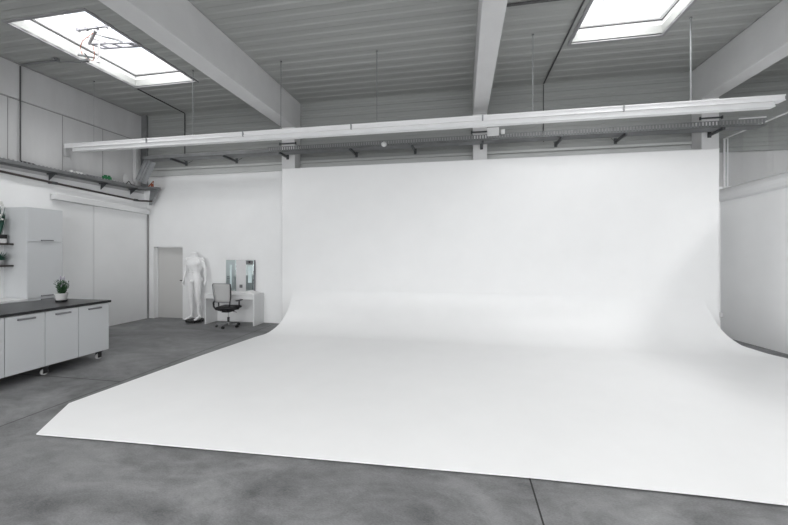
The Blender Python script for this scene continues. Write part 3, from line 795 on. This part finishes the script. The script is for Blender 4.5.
# ------------------------------------------------------------------ mannequin
mn = tag(empty('mannequin', (-6.76, 8.13, 0)), 'headless white male mannequin standing on a dark base between door and table', 'mannequin')
q = MB(); q.lathe([(.205, .035), (.22, .04), (.22, .06), (.205, .068)], n=32)
bs = q.build('base_plate', 'black', mn)
for a in (.6, 2.2, 3.7, 5.3):
    MB().cyl((.18 * math.cos(a), .18 * math.sin(a), 0), (.18 * math.cos(a), .18 * math.sin(a), .036), .022, 10).build('base_foot', 'black', bs)
body = MB()
def ell(c, rx_, ry_, n=20, pw=1.0):
    out = []
    for k in range(n):
        a = 2 * PI * k / n; ca, sa = math.cos(a), math.sin(a)
        out.append(Vector((c[0] + rx_ * math.copysign(abs(ca) ** pw, ca), c[1] + ry_ * math.copysign(abs(sa) ** pw, sa), c[2])))
    return out
B = .07    # top of the base
# torso (front = -y)
body.loft([ell(c_, a, b_, pw=.85) for c_, a, b_ in [
    ((.0, .0, B + .80), .12, .10), ((0, .0, B + .86), .165, .115), ((0, 0, B + .93), .17, .12), ((0, -.005, B + 1.0), .155, .11), ((0, -.01, B + 1.07), .148, .10),
    ((0, -.01, B + 1.13), .15, .102), ((0, -.012, B + 1.22), .162, .115), ((0, -.012, B + 1.31), .18, .125), ((0, -.005, B + 1.39), .2, .115),
    ((0, .0, B + 1.45), .19, .09), ((0, .005, B + 1.50), .13, .075), ((0, .0, B + 1.55), .085, .07), ((0, -.005, B + 1.60), .072, .066), ((0, -.012, B + 1.665), .074, .066), ((.004, -.015, B + 1.705), .07, .062)]])
for sg in (-1, 1):
    body.ball((sg * .082, -.098, B + 1.34), (.098, .028, .075), 10)       # pectorals
    body.ball((sg * .12, .0, B + 1.475), (.12, .05, .045), 8)           # trapezius
    body.ball((sg * .212, .0, B + 1.435), (.058, .062, .07), 10)            # deltoids
    body.ball((sg * .085, .09, B + .86), (.085, .06, .085), 8)             # glutes
    body.ball((sg * .12, .04, B + 1.28), (.07, .07, .12), 8)               # lats
for r_ in range(3):
    for sg in (-1, 1): body.ball((sg * .04, -.098 - .004 * r_, B + 1.04 + .07 * r_), (.038, .022, .032), 6)   # abdominals
body.ball((0, -.11, B + .83), (.038, .05, .045), 8)
# legs: left of picture straight, right leg slightly forward/out
def limb(pts):
    body.tube([p[0] for p in pts], [p[1] for p in pts], 16)
for sg, kx, fx, ky in ((-1, -.12, -.12, .0), (1, .115, .125, -.02)):
    limb([((sg * .08, .0, B + .90), (.088, .1)), ((sg * .095, -.005, B + .78), (.09, .1)), ((sg * .105, ky * .6, B + .66), (.082, .09)), ((kx, ky, B + .50), (.058, .062)), ((kx, ky - .005, B + .455), (.054, .06)),
          ((kx + sg * .005, ky + .02, B + .36), (.056, .062)), ((kx + sg * .005, ky + .025, B + .30), (.054, .06)), ((fx - sg * .01, ky + .03, B + .16), (.036, .04)), ((fx, ky + .035, B + .07), (.034, .038)), ((fx, ky + .03, B + .03), (.038, .045))])
    # foot
    body.tube([(fx - sg * .0, ky + .07, B + .03), (fx, ky + .02, B + .04), (fx + sg * .02, ky - .07, B + .03), (fx + sg * .03, ky - .14, B + .02), (fx + sg * .035, ky - .17, B + .016)],
              [(.028, .028), (.036, .038), (.042, .028), (.044, .019), (.03, .014)], 12)
for sg, ex, wx, wy in ((-1, -.278, -.292, -.04), (1, .29, .335, -.02)):
    limb([((sg * .20, 0, B + 1.44), (.046, .048)), ((sg * .235, .0, B + 1.37), (.046, .05)), ((sg * .252, .01, B + 1.27), (.041, .046)), ((ex * .985, .02, B + 1.16), (.034, .037)), ((ex, .02, B + 1.10), (.031, .034)),
          ((ex + (wx - ex) * .3, .0, B + 1.03), (.033, .036)), ((wx - (wx - ex) * .25, wy * .7, B + .9), (.024, .028)), ((wx, wy, B + .83), (.019, .024))])
    # hand: palm + five curled fingers
    body.tube([(wx, wy, B + .84), (wx + sg * .004, wy - .004, B + .79), (wx + sg * .002, wy - .006, B + .745)], [(.02, .026), (.019, .04), (.016, .04)], 12)
    for fi in range(4):
        yy = wy - .036 + fi * .0215; ln = (.062, .075, .07, .052)[fi]
        body.tube([(wx + sg * .002, yy, B + .755), (wx + sg * .002, yy - .002, B + .755 - ln * .5), (wx - sg * .012, yy - .002, B + .755 - ln * .85), (wx - sg * .026, yy - .002, B + .755 - ln * 1.05)], [.0098, .0092, .0085, .007], 8)
    body.tube([(wx, wy - .022, B + .81), (wx - sg * .01, wy - .052, B + .775), (wx - sg * .016, wy - .062, B + .735)], [.012, .0115, .009], 8)
ZT = [(0, 0), (.48, .55), (.80, .96), (1.29, 1.38), (1.45, 1.545), (1.53, 1.60), (1.75, 1.76)]
for v in body.bm.verts:
    z = v.co.z - B
    if z < 0: continue
    if abs(v.co.x) > .215 and z > .6 or (abs(v.co.x) > .17 and 1.0 < z < 1.25):
        z2 = 1.52 + (z - 1.42) * .877
    else:
        z2 = interp(ZT, z)
    v.co.z = z2 + B
bo = body.build('body', 'mannequin', mn, smooth=True)
rm = bo.modifiers.new('remesh', 'REMESH'); rm.mode = 'VOXEL'; rm.voxel_size = .007; rm.use_smooth_shade = True
sm = bo.modifiers.new('smooth', 'SMOOTH'); sm.factor = .5; sm.iterations = 5

# ------------------------------------------------------------------ world, camera
wd = bpy.data.worlds.new('sky'); S.world = wd; wd.use_nodes = True
wd.node_tree.nodes['Background'].inputs[0].default_value = (.9, .95, 1, 1)
wd.node_tree.nodes['Background'].inputs[1].default_value = 1.8
cam = bpy.data.cameras.new('camera'); cam.sensor_width = 36; cam.lens = 359 / 788 * 36
cam.shift_y = -10.5 / 788; cam.clip_start = .05
co = bpy.data.objects.new('camera', cam); COL.objects.link(co)
co.location = (0, 0, 1.8); co.rotation_euler = (PI / 2, 0, math.radians(10.7))
S.camera = co
S.view_settings.view_transform = 'Standard'; S.view_settings.look = 'None'
S.view_settings.exposure = -0.17; S.view_settings.gamma = 1.0; S.view_settings.use_curve_mapping = False
